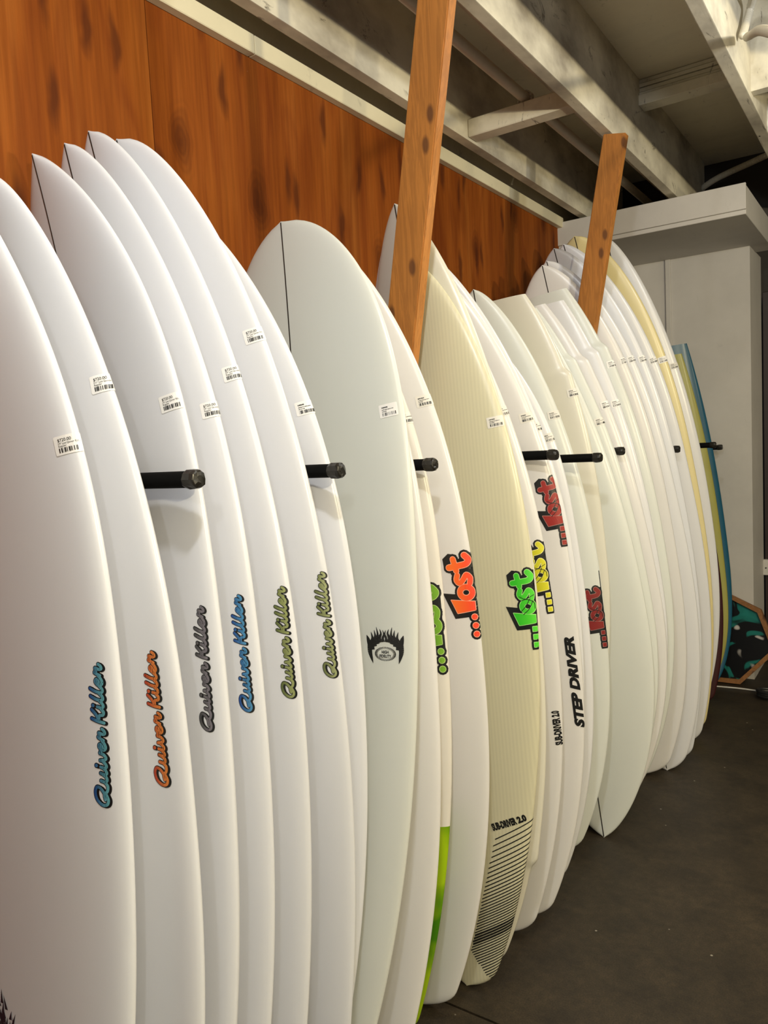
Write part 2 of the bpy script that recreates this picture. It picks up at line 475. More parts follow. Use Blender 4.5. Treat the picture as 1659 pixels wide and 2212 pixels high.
# ------------------------------------------------------------------ surfboards
BOARDS = {
    'B1': [-0.9732, 0.5294, 0.1176, 0.0741, 0.0211, 1.832, 0.4967, 0.5717, 2.2669, 0.8487, 2.1727, 0.316, 0.1181],
    'B2': [-0.9339, 0.6128, 0.1135, 0.0709, -0.043, 1.7302, 0.4912, 0.5108, 1.882, 0.6461, 2.4772, 0.3447, 0.0777],
    'B3': [-0.9225, 0.7163, 0.1411, 0.0933, -0.1456, 1.8159, 0.4799, 0.6031, 2.9439, 0.8363, 2.2131, 0.2814, 0.1079],
    'B4': [-0.9562, 0.8054, 0.124, 0.0764, -0.0897, 1.8448, 0.4852, 0.5452, 2.3172, 0.6888, 2.0609, 0.4174, 0.1058],
    'B5': [-0.9257, 0.8848, 0.1447, 0.0607, -0.0696, 1.8902, 0.4979, 0.5167, 2.1065, 0.6336, 1.5855, 0.3711, 0.1007],
    'B6': [-0.9408, 1.006, 0.1295, 0.0187, 0.0172, 1.8757, 0.4964, 0.5329, 2.1257, 0.5514, 1.8295, 0.4302, 0.1023],
    'B7': [-0.974, 1.0658, 0.112, 0.0504, 0.0069, 1.7836, 0.4979, 0.5565, 2.2537, 0.7037, 1.7874, 0.2975, 0.1155],
    'B8': [-0.9595, 1.1218, 0.0677, 0.1133, -0.0961, 1.779, 0.5405, 0.6594, 2.7548, 0.5409, 2.0173, 0.3182, 0.0588],
    'B9': [-0.9413, 1.2301, 0.1057, 0.0947, 0.0001, 1.7414, 0.4913, 0.6061, 2.5725, 0.6841, 2.4938, 0.4172, 0.1024],
    'B10': [-0.9831, 1.3461, 0.0861, 0.0731, -0.0223, 1.7417, 0.4863, 0.5777, 2.3453, 0.7474, 2.4476, 0.4361, 0.1084],
    'B11': [-0.9512, 1.4571, 0.0915, 0.0347, -0.0145, 1.7747, 0.5075, 0.5053, 2.2385, 0.6387, 2.515, 0.3953, 0.1117],
    'B12': [-0.8623, 1.5758, 0.0725, 0.0458, -0.0222, 1.7355, 0.4567, 0.5368, 2.1922, 0.7028, 2.0424, 0.2371, 0.0491],
    'T': [-0.8927, 1.6476, 0.0739, 0.0416, -0.0531, 1.8799, 0.4794, 0.4463, 1.9363, 0.6708, 2.4169, 0.3571, 0.0955],
    'B13': [-0.8863, 1.796, 0.1165, 0.0058, 0.0224, 1.8532, 0.4967, 0.4981, 2.082, 0.779, 2.3712, 0.3207, 0.1163],
    'B14': [-0.8728, 1.8842, 0.1075, 0.0137, 0.0207, 1.7632, 0.498, 0.5097, 2.2243, 0.7066, 2.5662, 0.299, 0.1151],
    'B15a': [-0.9045, 1.9575, 0.0929, 0.0153, 0.0244, 1.7977, 0.5, 0.4992, 1.9722, 0.8155, 2.3, 0.2999, 0.1182],
    'B15b': [-0.8949, 2.0551, 0.1306, 0.0149, 0.0328, 1.725, 0.5106, 0.5997, 2.4982, 0.9389, 2.7441, 0.2729, 0.1186],
    'n2': [-0.9414, 2.2212, 0.1114, 0.0478, 0.1382, 1.7716, 0.5132, 0.4628, 1.9764, 0.6759, 2.7455, 0.3559, 0.1127],
    'S1a': [-0.9588, 2.3492, 0.0772, 0.002, 0.0052, 1.7435, 0.4991, 0.4908, 2.09, 0.852, 2.7042, 0.4181, 0.12],
    'ND': [-0.8127, 2.4251, 0.164, -0.0066, 0.0512, 1.6761, 0.4969, 0.5549, 2.3698, 0.7129, 2.1028, 0.4369, 0.08],
    'S2': [-0.8218, 2.4956, 0.1586, -0.0141, 0.0383, 1.7282, 0.513, 0.5771, 2.21, 0.8058, 2.452, 0.3482, 0.1181],
    'S3': [-0.8153, 2.5913, 0.1643, -0.0157, 0.0394, 1.7553, 0.5148, 0.5812, 2.217, 0.8315, 2.6893, 0.3524, 0.1173],
    'S4': [-0.8411, 2.6582, 0.1369, -0.0051, 0.0315, 1.7672, 0.5099, 0.574, 2.2057, 0.8309, 2.5627, 0.4057, 0.1183],
    'S5': [-0.8335, 2.7375, 0.1351, -0.0122, 0.0342, 1.8211, 0.5082, 0.5405, 2.2686, 0.7393, 2.4254, 0.3423, 0.1194],
    'N1': [-0.8609, 2.9104, 0.1432, -0.009, 0.0924, 1.9506, 0.5478, 0.4829, 2.3191, 0.6262, 2.9007, 0.3743, 0.1297],
    'N2': [-0.7649, 3.0118, 0.187, -0.0321, 0.0185, 1.9962, 0.4862, 0.549, 2.4496, 0.6489, 2.8639, 0.2046, 0.1247],
    'N3': [-0.8037, 3.0751, 0.1596, -0.0299, 0.0138, 2.0424, 0.5226, 0.5269, 2.3987, 0.66, 2.5034, 0.4075, 0.1313],
    'N4': [-0.7999, 3.2788, 0.1686, -0.0506, 0.0344, 2.0989, 0.5239, 0.5342, 2.4129, 0.6852, 2.6131, 0.3379, 0.1338],
    'Y': [-0.8218, 3.4066, 0.153, -0.0486, 0.0098, 2.1509, 0.5229, 0.5292, 2.3605, 0.5829, 2.439, 0.4027, 0.1334],
    'W': [-0.8541, 3.5502, 0.1059, -0.0306, 0.064, 2.1504, 0.4912, 0.4122, 2.1081, 0.7262, 2.5616, 0.3247, 0.1197],
    'M': [-0.8646, 3.7642, 0.1618, -0.0049, 0.0224, 1.7723, 0.5008, 0.4895, 2.1, 0.85, 2.5983, 0.437, 0.12],
    'G': [-0.9203, 3.9618, 0.0915, 0.005, 0.1317, 1.666, 0.4762, 0.6463, 2.6703, 0.4832, 2.349, 0.6533, 0.1203],
    'B': [-0.8983, 4.0677, 0.0998, 0.0015, 0.2605, 1.7283, 0.45, 0.5822, 2.3678, 0.472, 2.2088, 0.6559, 0.1564],
}
UP = {'S1a', 'ND', 'S2', 'S3', 'S4', 'S5', 'G', 'B'}
WING = {'S1a': 0.146, 'S2': 0.105, 'S3': 0.118, 'S4': 0.106, 'S5': 0.120, 'T': 0.142}
TH = 0.060
def section(t, w, ph):
    """ph runs 90 deg at the deck centre over 0 at the right rail to -90 on the bottom"""
    c = np.cos(ph); a = np.abs(c); s = np.sin(ph)
    z = np.where(s >= 0, 0.62 * t * (1 - np.minimum(a, 1) ** 2.5) ** 0.52, -0.38 * t * (1 - np.minimum(a, 1) ** 6) ** 0.6)
    return w * c, z
class Board:
    def __init__(self, key):
        (self.X0, self.Y0, self.al, self.be, self.ga, self.L, self.W, self.c, self.pn, self.qn, self.pt, self.tip, self.rn) = BOARDS[key]
        self.key = key; self.up = key in UP
        al, be, ga = self.al, self.be, self.ga
        u = np.array([-math.sin(al), math.sin(be), 0.0]); u[2] = math.sqrt(1 - u[0] ** 2 - u[1] ** 2)
        n0 = np.array([0, -1.0, 0]); n0 -= u * (n0 @ u); n0 /= np.linalg.norm(n0)
        v0 = np.cross(u, n0)
        self.u = u; self.n = n0 * math.cos(ga) + v0 * math.sin(ga); self.v = v0 * math.cos(ga) - n0 * math.sin(ga)
    def hw(self, s):
        c = self.c
        t = np.clip((s - c) / (1 - c), 0, 1)
        wn = np.maximum(1 - t ** self.pn, 0) ** self.qn
        k = (1 - self.tip ** (1 / .8)) ** (1 / self.pt)
        t2 = np.clip((c - s) / c, 0, 1) * k
        wt = np.maximum(1 - t2 ** self.pt, 0) ** .8
        w = .5 * self.W * np.where(s >= c, wn, wt)
        if self.key in WING:
            sw = WING[self.key]
            f = 1 / (1 + np.exp(np.clip((s - sw) / 0.0028, -60, 60)))        # 1 on the tail side of the wing
            w = w + 0.0045 * np.exp(-np.clip((s - sw - 0.008) / 0.022, 0, 50)) * (1 - f) - 0.0095 * f
        if not self.up:                                  # rounded tail end
            w = w * np.sqrt(np.clip(1 - (1 - np.clip(s / 0.030, 0, 1)) ** 2.6, 0, 1))
        return np.maximum(w, 0.0012)
    def th(self, s): return TH * (1 - .75 * np.abs((s - .48) / .52) ** 2.6)
    def rock(self, s):
        return self.rn * np.clip((s - .42) / .58, 0, 1) ** 2.6 + .055 * np.clip((.42 - s) / .42, 0, 1) ** 2.2
    def loc(self, s, v, z):
        """local coordinates: x across, y towards the bottom side, z along the length from the floor end"""
        l = (1 - s) * self.L if self.up else s * self.L
        return (v, -(z), l)
    def deck_many(self, s, arc, off):
        """points on the skin at length fractions s and arc lengths from the stringer (positive to the right)"""
        s = np.asarray(s, float); arc = np.asarray(arc, float)
        w = self.hw(s)[:, None]; t = self.th(s)[:, None]; r = self.rock(s)
        ph = np.linspace(math.pi / 2, -math.pi / 2, 141)[None]
        v, z = section(t, w, ph)
        d = np.concatenate([np.zeros((len(s), 1)), np.cumsum(np.hypot(np.diff(v, axis=1), np.diff(z, axis=1)), axis=1)], 1)
        a = np.minimum(np.abs(arc), d[:, -1] * 0.98)
        i = np.clip((d < a[:, None]).sum(1), 1, 139)
        k = np.arange(len(s))
        f = (a - d[k, i - 1]) / np.maximum(d[k, i] - d[k, i - 1], 1e-12)
        vv = v[k, i - 1] + f * (v[k, i] - v[k, i - 1]); zz = z[k, i - 1] + f * (z[k, i] - z[k, i - 1])
        tv, tz = v[k, i + 1] - v[k, i - 1], z[k, i + 1] - z[k, i - 1]
        h = np.hypot(tv, tz) + 1e-12
        sg = np.where(arc >= 0, 1.0, -1.0)
        l = (1 - s) * self.L if self.up else s * self.L
        return np.stack([sg * (vv - tz / h * off), -(r + zz + tv / h * off), l], 1)
    def arc_of(self, s, v):
        w = float(self.hw(np.array([s]))[0]); t = float(self.th(np.array([s]))[0])
        ph = np.linspace(math.pi / 2, 0, 181)
        x, z = section(t, w, ph)
        d = np.concatenate([[0], np.cumsum(np.hypot(np.diff(x), np.diff(z)))])
        return math.copysign(float(np.interp(min(abs(v), x[-1]), x, d)), v)
    def build(self, material, label, group=None, stringer=True):
        key = self.key
        NS, NR = 110, 56
        s = 0.5 * (1 - np.cos(np.linspace(0, np.pi, NS))) * 0.6 + 0.4 * np.linspace(0, 1, NS)
        if key in WING:
            sw = WING[key]; s = np.sort(np.concatenate([s, sw + np.array([-.008, -.005, -.003, -.0015, 0, .0015, .003, .005, .008])])); NS = len(s)
        w = self.hw(s); t = self.th(s); r = self.rock(s)
        ph = np.linspace(0, 2 * np.pi, NR, endpoint=False)
        V = []
        for i in range(NS):
            x, z = section(t[i], w[i], ph)
            for j in range(NR): V.append(self.loc(s[i], x[j], r[i] + z[j]))
        Fc = []
        for i in range(NS - 1):
            for j in range(NR):
                k = (j + 1) % NR
                q = (i * NR + j, i * NR + k, (i + 1) * NR + k, (i + 1) * NR + j)
                Fc.append(q if self.up else q[::-1])
        cap0 = tuple(range(NR)); cap1 = tuple((NS - 1) * NR + j for j in range(NR))
        Fc += [cap0[::-1] if self.up else cap0, cap1 if self.up else cap1[::-1]]
        # orientation matrix: local x -> v, local y -> -n, local z -> u
        A = np.stack([self.v, -self.n, self.u], 1)
        wz = (np.array(V) @ A.T)[:, 2].min()
        self.root = empty('surfboard', (self.X0 + OX, self.Y0, -wz))
        m3 = Matrix([list(A[0]), list(A[1]), list(A[2])])
        self.root.rotation_euler = m3.to_euler()
        me = mesh_from(V, Fc, True)
        bm = bmesh.new(); bm.from_mesh(me); bmesh.ops.recalc_face_normals(bm, faces=bm.faces)
        for f in bm.faces:
            if len(f.verts) > 4: f.smooth = False
        for e in bm.edges:
            if any(len(f.verts) > 4 for f in e.link_faces): e.smooth = False
        bm.to_mesh(me); bm.free()
        self.body = obj('board_body', me, material, self.root)
        tag(self.root, label, 'surfboard', group)
        if stringer:
            ss = np.linspace(0.004, 0.9985, 90); Vs = []; Fs = []
            Vs = self.deck_many(np.repeat(ss, 2), np.tile([-0.0017, 0.0017], len(ss)), 0.0005)
            for i in range(1, len(ss)): Fs.append((2 * i - 2, 2 * i - 1, 2 * i + 1, 2 * i))
            obj('stringer', mesh_from(Vs, Fs, True), MAT['string'], self.root)
        return self
    def wrap(self, tris, s0, a0, rot, off, col=None):
        """lay 2-D triangles (metres, x along the reading direction, y up) on the deck.
        rot 'up': text reads towards the top end with letter tops to the left; 'flat': reads across"""
        bm = bmesh.new()
        for T3 in tris:
            vs = [bm.verts.new((p[0], p[1], 0)) for p in T3]
            try: bm.faces.new(vs)
            except ValueError: pass
        for _ in range(4):
            le = [e for e in bm.edges if e.calc_length() > 0.007]
            if not le: break
            bmesh.ops.subdivide_edges(bm, edges=le, cuts=1)
            bmesh.ops.triangulate(bm, faces=[f for f in bm.faces if len(f.verts) > 3])
        cols = []
        sd = -1 if self.up else 1
        xy = np.array([v.co[:2] for v in bm.verts])
        if rot == 'up': sv, av = s0 + sd * xy[:, 0] / self.L, a0 - xy[:, 1]
        else: sv, av = s0 + sd * xy[:, 1] / self.L, a0 + xy[:, 0]
        if col: cols = [col(x, y) for x, y in xy]
        P = self.deck_many(np.clip(sv, 0.001, 0.999), av, off)
        for v, p in zip(bm.verts, P): v.co = Vector(p)
        bm.normal_update()
        me = bpy.data.meshes.new('print')
        bm.to_mesh(me); bm.free()
        if col:
            at = me.attributes.new('ink', 'FLOAT_COLOR', 'POINT')
            at.data.foreach_set('color', [c for q in cols for c in (*q, 1.0)])
        return me

# --- 2-D print shapes -------------------------------------------------------
def stroke(pts, wd, closed=False, n=6, sm=True):
    P = [np.array(p, float) for p in pts]
    if sm and len(P) > 2:
        Q = [Vector((p[0], p[1], 0)) for p in (P + [P[0]] if closed else P)]
        P = [np.array((q.x, q.y)) for q in smooth_path(Q, n)]
    T3 = []
    h = wd / 2
    for a, b in zip(P, P[1:]):
        d = b - a; L = np.hypot(*d)
        if L < 1e-9: continue
        nn = np.array([-d[1], d[0]]) / L * h
        T3 += [(a + nn, a - nn, b - nn), (a + nn, b - nn, b + nn)]
    for p in P: T3 += disc(p, h, 10)
    return T3
def disc(c, r, n=12, ry=None):
    c = np.array(c, float); ry = ry or r
    q = [c + np.array((r * math.cos(2 * math.pi * i / n), ry * math.sin(2 * math.pi * i / n))) for i in range(n)]
    return [(c, q[i], q[(i + 1) % n]) for i in range(n)]
def poly(pts):
    P = [np.array(p, float) for p in pts]
    bm = bmesh.new()
    f = bm.faces.new([bm.verts.new((p[0], p[1], 0)) for p in P])
    bmesh.ops.triangulate(bm, faces=[f])
    out = [tuple(np.array((v.co.x, v.co.y)) for v in g.verts) for g in bm.faces]
    bm.free(); return out
def xf(tris, sx=1, sy=1, dx=0, dy=0, shear=0, ang=0):
    out = []
    ca, sa = math.cos(ang), math.sin(ang)
    for T3 in tris:
        q = []
        for p in T3:
            x, y = p[0] * sx + shear * p[1] * sy, p[1] * sy
            q.append(np.array((x * ca - y * sa + dx, x * sa + y * ca + dy)))
        out.append(tuple(q))
    return out
_tc = {}
def text(s, size=1.0, bold=0.0):
    k = (s, bold)
    if k not in _tc:
        cu = bpy.data.curves.new('t', 'FONT'); cu.body = s; cu.size = 1.0; cu.offset = bold; cu.resolution_u = 3
        o = bpy.data.objects.new('t', cu); COL.objects.link(o)
        bpy.context.view_layer.update()
        me = o.evaluated_get(bpy.context.evaluated_depsgraph_get()).to_mesh()
        me.calc_loop_triangles()
        _tc[k] = [tuple(np.array(me.vertices[i].co[:2]) for i in t.vertices) for t in me.loop_triangles]
        bpy.data.objects.remove(o); bpy.data.curves.remove(cu)
    return xf(_tc[k], size, size)
def bounds(tris):
    a = np.array([p for t in tris for p in t]); return a.min(0), a.max(0)

SCRIPT = {   # a brush-script alphabet: strokes in x-height units
    'Q': (1.12, [[(0.55, 0.16), (0.30, 0.02), (0.08, 0.14), (0.03, 0.48), (0.22, 0.86), (0.55, 0.98), (0.80, 0.84), (0.78, 0.56), (0.60, 0.32), (0.40, 0.16)],
                 [(0.30, 0.24), (0.52, 0.28), (0.72, 0.06), (0.95, 0.02), (1.10, 0.20)]], []),
    'u': (0.62, [[(0.02, 0.50), (0.0, 0.20), (0.10, 0.04), (0.24, 0.10), (0.34, 0.32), (0.37, 0.50), (0.34, 0.20), (0.42, 0.04), (0.54, 0.12), (0.62, 0.26)]], []),
    'i': (0.34, [[(0.04, 0.48), (0.02, 0.18), (0.10, 0.04), (0.22, 0.10), (0.32, 0.28)]], [(0.06, 0.80)]),
    'v': (0.50, [[(0.0, 0.48), (0.06, 0.16), (0.16, 0.04), (0.30, 0.20), (0.34, 0.48), (0.40, 0.40), (0.50, 0.42)]], []),
    'e': (0.46, [[(0.02, 0.24), (0.18, 0.30), (0.26, 0.44), (0.14, 0.52), (0.02, 0.36), (0.02, 0.14), (0.14, 0.03), (0.30, 0.10), (0.42, 0.26)]], []),
    'r': (0.52, [[(0.0, 0.16), (0.10, 0.54), (0.18, 0.42), (0.32, 0.48), (0.28, 0.20), (0.34, 0.04), (0.46, 0.10), (0.52, 0.24)]], []),
    'K': (0.66, [[(0.10, 0.96), (0.03, 0.50), (0.0, 0.04)], [(0.52, 0.92), (0.32, 0.60), (0.08, 0.42), (0.30, 0.36), (0.36, 0.10), (0.50, 0.04), (0.62, 0.20)]], []),
    'l': (0.36, [[(0.14, 0.96), (0.04, 0.55), (0.03, 0.16), (0.12, 0.04), (0.24, 0.10), (0.34, 0.28)]], []),
    ' ': (0.30, [], []),
}
def script(s, length, height, wd, grow=0.0, dx=0, dy=0):
    x = 0; T3 = []; adv = sum(SCRIPT[c][0] for c in s)
    sx = length / adv; sy = height
    for c in s:
        a, st, dots = SCRIPT[c]
        for q in st:
            pts = [((x + p[0]) * sx + 0.28 * p[1] * sy * 0.6, p[1] * sy) for p in q]
            T3 += stroke([(p[0] + dx, p[1] + dy) for p in pts], wd + grow, n=4)
        for p in dots: T3 += disc(((x + p[0]) * sx + 0.17 * p[1] * sy + dx, p[1] * sy + dy), wd * 0.62 + grow / 2)
        x += a
    return T3
def qk_logo(B, s0, v0, hi, lo, length=0.182, ang=0.0):
    a0 = B.arc_of(s0, v0)
    hgt = 0.0200
    wd = 0.0040
    edge = script('Quiver Killer', length, hgt, wd, 0.0022) + script('Quiver Killer', length, hgt, wd, 0.0018, -0.0008, -0.0026)
    fill = script('Quiver Killer', length, hgt, wd)
    lg = obj('logo', B.wrap(xf(edge, ang=ang), s0, a0, 'up', 0.0006), MAT['ink'], B.root)
    f = lambda x, y: tuple(l + (h - l) * min(max((y - ang * x) / hgt, 0), 1) for h, l in zip(hi, lo))
    obj('script_lettering', B.wrap(xf(fill, ang=ang), s0, a0, 'up', 0.0010, f), MAT['gradient'], lg)

def lost_logo(B, s0, v0, col, rim, square=False, scale=1.0, hi=None):
    """three dots and four fat letters, black keyline; units are centimetres"""
    a0 = B.arc_of(s0, v0)
    k = 0.01 * scale
    l_ = [(6.2, 0.1), (8.1, 0.1), (8.7, 5.3), (5.7, 4.1)]
    o_ = [(10.2 + 1.25 * math.cos(t), 1.75 + 1.35 * math.sin(t)) for t in np.linspace(0, 2 * math.pi, 17)[:-1]]
    s_ = [(14.1, 3.3), (13.0, 3.6), (12.3, 2.9), (13.1, 2.05), (14.1, 1.3), (13.3, 0.55), (12.1, 0.75)]
    t_ = [(15.9, 5.0), (16.2, 2.6), (16.5, 1.1), (17.4, 0.5), (18.4, 1.3)]
    c_ = [(15.1, 3.4), (17.7, 3.9)]
    dots = [(0.9, 0.45), (2.8, 0.45), (4.7, 0.5)]
    def body(g):
        T3 = poly(l_)
        if g: T3 += stroke(l_ + l_[:1], g, sm=False)
        T3 += stroke(o_, 1.15 + g, closed=True, n=2) + stroke(s_, 1.05 + g, n=3) + stroke(t_, 1.25 + g, n=3) + stroke(c_, 1.15 + g)
        for d in dots:
            if square:
                h = 0.55
                q = [(d[0] - h, d[1] - h), (d[0] + h, d[1] - h), (d[0] + h, d[1] + h), (d[0] - h, d[1] + h)]
                T3 += poly(q)
                if g: T3 += stroke(q + q[:1], g, sm=False)
            else: T3 += disc(d, 0.62 + g / 2)
        return T3
    edge = body(1.25)
    edge += poly([(4.9, -0.55), (9.4, -0.4), (10.3, 7.1), (4.5, 4.8)]) + poly([(9, -0.4), (18.9, -0.45), (18.9, 1.5), (16, 4.2), (9.3, 3.2)])
    edge += poly([(14.3, 2.6), (18.6, 3.0), (19.0, 4.9), (17.6, 4.8), (17.9, 6.3), (15.2, 6.1), (15.4, 5.0), (14.2, 4.6)])
    if square: edge += poly([(-0.3, -0.5), (5.6, -0.5), (5.6, 1.55), (-0.3, 1.5)])
    edge = xf(edge, k, k)
    lg = obj('logo', B.wrap(edge, s0, a0, 'up', 0.0006), MAT['ink'], B.root)
    hi = hi or col
    f = lambda x, y: tuple(c + (h - c) * min(max(y / (4.5 * k), 0), 1) for h, c in zip(hi, col))
    r_ = lambda x, y: rim
    obj('letter_rim', B.wrap(xf(body(0.28), k, k), s0, a0, 'up', 0.0009, r_), MAT['gradient'], lg)
    obj('letters', B.wrap(xf(body(0.0), k, k), s0, a0, 'up', 0.0012, f), MAT['gradient'], lg)
    if square:      # the crossed ring over the o
        ring = stroke([(8.3, 2.9), (9.6, 1.5), (11.5, 0.5)], 0.16) + stroke([(8.9, 3.5), (10.3, 2.2), (12.0, 1.2)], 0.16)
        ring += stroke([(11.6, 3.2), (11.9, 1.9), (11.1, 0.3), (9.6, 0.1)], 0.16) + stroke([(12.6, 3.6), (12.0, 2.2), (12.9, 0.2)], 0.14)
        obj('ring_line', B.wrap(xf(ring, k, k), s0, a0, 'up', 0.0015), MAT['ink'], lg)

def sticker(B, s0, v0, faint=False, lines=('$720.00', "5'11\" Lost Quiver Kil", 'Regular'), seed=1, tilt=0.02):
    rnd = random.Random(seed)
    a0 = B.arc_of(s0, v0)
    W2, H2, r = 0.0165, 0.0115, 0.0020
    q = []
    for cx, cy, t0 in ((W2 - r, H2 - r, 0), (-W2 + r, H2 - r, 90), (-W2 + r, -H2 + r, 180), (W2 - r, -H2 + r, 270)):
        for i in range(4):
            t = math.radians(t0 + 30 * i); q.append((cx + r * math.cos(t), cy + r * math.sin(t)))
    # flip for boards stored upside down so that the label still reads upright
    face = xf([t for t in poly(q)], 1.17, 1.10, ang=tilt)
    st = obj('price_sticker', B.wrap(face, s0, a0, 'flat2' if B.up else 'flat', 0.0007), MAT['labelf' if faint else 'label'], B.root)
    pr = []
    if lines[0]:
        pr += xf(text(lines[0], 0.0052, 0.004), dx=-0.0112, dy=0.0045)
        pr += xf(text(lines[1], 0.0034), 0.86, 1, dx=-0.0112, dy=0.0010)
        pr += xf(text(lines[2], 0.0034), dx=-0.0112, dy=-0.0020)
    else:
        for (x0, x1, y, h) in ((-0.0112, -0.001, 0.0048, 0.0022), (-0.0112, 0.0085, 0.0014, 0.0012), (-0.0112, -0.003, -0.0016, 0.0012)):
            x = x0
            while x < x1:
                wdt = rnd.uniform(0.0008, 0.0022)
                pr += poly([(x, y), (x + wdt, y), (x + wdt, y + h), (x, y + h)]); x += wdt + rnd.uniform(0.0002, 0.0009)
    x = -0.0112
    while x < 0.0125:
        wdt = rnd.choice((0.00035, 0.0005, 0.0009, 0.0014))
        pr += poly([(x, -0.0088), (x + wdt, -0.0088), (x + wdt, -0.0032), (x, -0.0032)])
        x += wdt + rnd.choice((0.0003, 0.0004, 0.0008, 0.0015))
    obj('sticker_print', B.wrap(xf(pr, 1.17, 1.10, ang=tilt), s0, a0, 'flat2' if B.up else 'flat', 0.0011), MAT['ink'], st)
# boards stored tail up: 'flat2' keeps the print upright in the room
_w0 = Board.wrap
def _wrap(self, tris, s0, a0, rot, off, col=None):
    return _w0(self, tris, s0, a0, 'flat' if rot == 'flat2' else rot, off, col)
Board.wrap = _wrap

QG = 'surfboards with script lettering'
BD = {}
SPEC = [
    ('B1', 'lilac', 'white surfboard with teal blue script lettering and dark feathered print low on its deck', QG, False),
    ('B2', 'lilac', 'white surfboard with orange red script lettering', QG, True),
    ('B3', 'lilac', 'white pointed surfboard with grey script lettering', QG, True),
    ('B4', 'lilac', 'white pointed surfboard with bright blue script lettering', QG, True),
    ('B5', 'lilac', 'white surfboard with olive script lettering, next to the bright blue lettered one', QG, True),
    ('B6', 'lilac', 'white surfboard with olive script lettering, next to the plain board past it', QG, True),
    ('B7', 'lilac', 'plain white surfboard with price sticker, between olive lettered and round-nosed boards', None, True),
    ('B8', 'green', 'round-nosed pale grey-green surfboard with black flame emblem', None, True),
    ('B9', 'pink', 'white surfboard mostly hidden behind the round-nosed board', None, True),
    ('B10', 'greentail', 'white surfboard with green logo and bright green dyed tail', None, True),
    ('B11', 'pink', 'white surfboard with orange logo standing before the wooden post', None, True),
    ('B12', 'ribbed', 'cream ribbed surfboard with lime green logo and black striped tail', None, False),
    ('T', 'ivory', 'tall pointed ivory surfboard with winged tail behind the ribbed cream board', None, True),
    ('B13', 'pink', 'white surfboard with yellow logo and small black vertical lettering', None, True),
    ('B14', 'pink', 'white surfboard with dark red logo above long black slanted lettering', None, True),
    ('B15a', 'whiteb', 'white surfboard wedged behind the board with long black slanted lettering', None, True),
    ('B15b', 'whiteb', 'white surfboard in front of the low dark red logo board, long black peg past it', None, True),
    ('n2', 'green', 'pointed grey-white surfboard with dark red logo and thin black pinline', None, True),
    ('S1a', 'ivory', 'ivory surfboard stored tail up, square tail frontmost of the square tails', 'surfboards stored tail up', False),
    ('ND', 'green', 'grey-green surfboard stored tail up with its pointed nose on the floor in full view', 'surfboards stored tail up', True),
    ('S2', 'green', 'white winged surfboard stored tail up, just behind the board with its nose in view', 'surfboards stored tail up', False),
    ('S3', 'pink', 'white winged surfboard stored tail up, second behind the board with its nose in view', 'surfboards stored tail up', False),
    ('S4', 'whiteb', 'white winged surfboard stored tail up, third behind the board with its nose in view', 'surfboards stored tail up', False),
    ('S5', 'green', 'greenish white winged surfboard stored tail up, right before the far wooden post', 'surfboards stored tail up', False),
    ('N1', 'pink', 'white pointed surfboard just past the far wooden post', 'tall white boards past the far post', True),
    ('N2', 'whiteb', 'white pointed surfboard second past the far wooden post', 'tall white boards past the far post', True),
    ('N3', 'lilac', 'lilac white pointed surfboard third past the far wooden post, before a peg', 'tall white boards past the far post', True),
    ('N4', 'whiteb', 'white pointed surfboard right in front of the pale yellow one', 'tall white boards past the far post', True),
    ('Y', 'yellow', 'tall pale yellow surfboard', None, True),
    ('W', 'whiteb', 'tall white surfboard right behind the pale yellow one', None, True),
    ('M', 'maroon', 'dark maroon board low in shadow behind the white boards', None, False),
    ('G', 'lime', 'olive lime foam board with square top in front of the blue one', None, False),
    ('B', 'blue', 'petrol blue foam board with square top, last in the rack', None, False),
]
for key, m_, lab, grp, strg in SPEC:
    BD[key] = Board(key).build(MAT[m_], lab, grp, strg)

# lettering
qk_logo(BD['B1'], 0.4498, 0.2224, (0.010, 0.07, 0.26), (0.12, 0.36, 0.42), 0.183, -0.055)
qk_logo(BD['B2'], 0.4812, 0.2200, (0.42, 0.035, 0.008), (0.72, 0.22, 0.035), 0.178, 0.012)
qk_logo(BD['B3'], 0.4768, 0.2147, (0.055, 0.055, 0.055), (0.20, 0.18, 0.21), 0.180, -0.055)
qk_logo(BD['B4'], 0.4698, 0.2258, (0.008, 0.06, 0.28), (0.07, 0.27, 0.50), 0.180, -0.018)
qk_logo(BD['B5'], 0.4581, 0.2364, (0.10, 0.13, 0.030), (0.28, 0.31, 0.12), 0.178, -0.050)
qk_logo(BD['B6'], 0.4640, 0.2396, (0.12, 0.14, 0.045), (0.31, 0.34, 0.16), 0.181, -0.040)
lost_logo(BD['B11'], 0.4740, 0.2515, (0.90, 0.05, 0.02), (0.95, 0.42, 0.28), hi=(0.95, 0.16, 0.012))
lost_logo(BD['B10'], 0.4510, 0.2350, (0.18, 0.40, 0.02), (0.45, 0.62, 0.20), hi=(0.08, 0.22, 0.02))
lost_logo(BD['B12'], 0.4620, 0.2255, (0.09, 0.66, 0.03), (0.40, 0.80, 0.25), True, 0.95, hi=(0.03, 0.52, 0.015))
lost_logo(BD['B13'], 0.4480, 0.2455, (0.66, 0.62, 0.012), (0.85, 0.82, 0.35), True, 0.95, hi=(0.50, 0.48, 0.01))
lost_logo(BD['B14'], 0.5615, 0.2465, (0.30, 0.015, 0.010), (0.42, 0.20, 0.18), True, 0.95)
lost_logo(BD['n2'], 0.3530, 0.2500, (0.22, 0.008, 0.006), (0.34, 0.17, 0.15), True, 0.98)

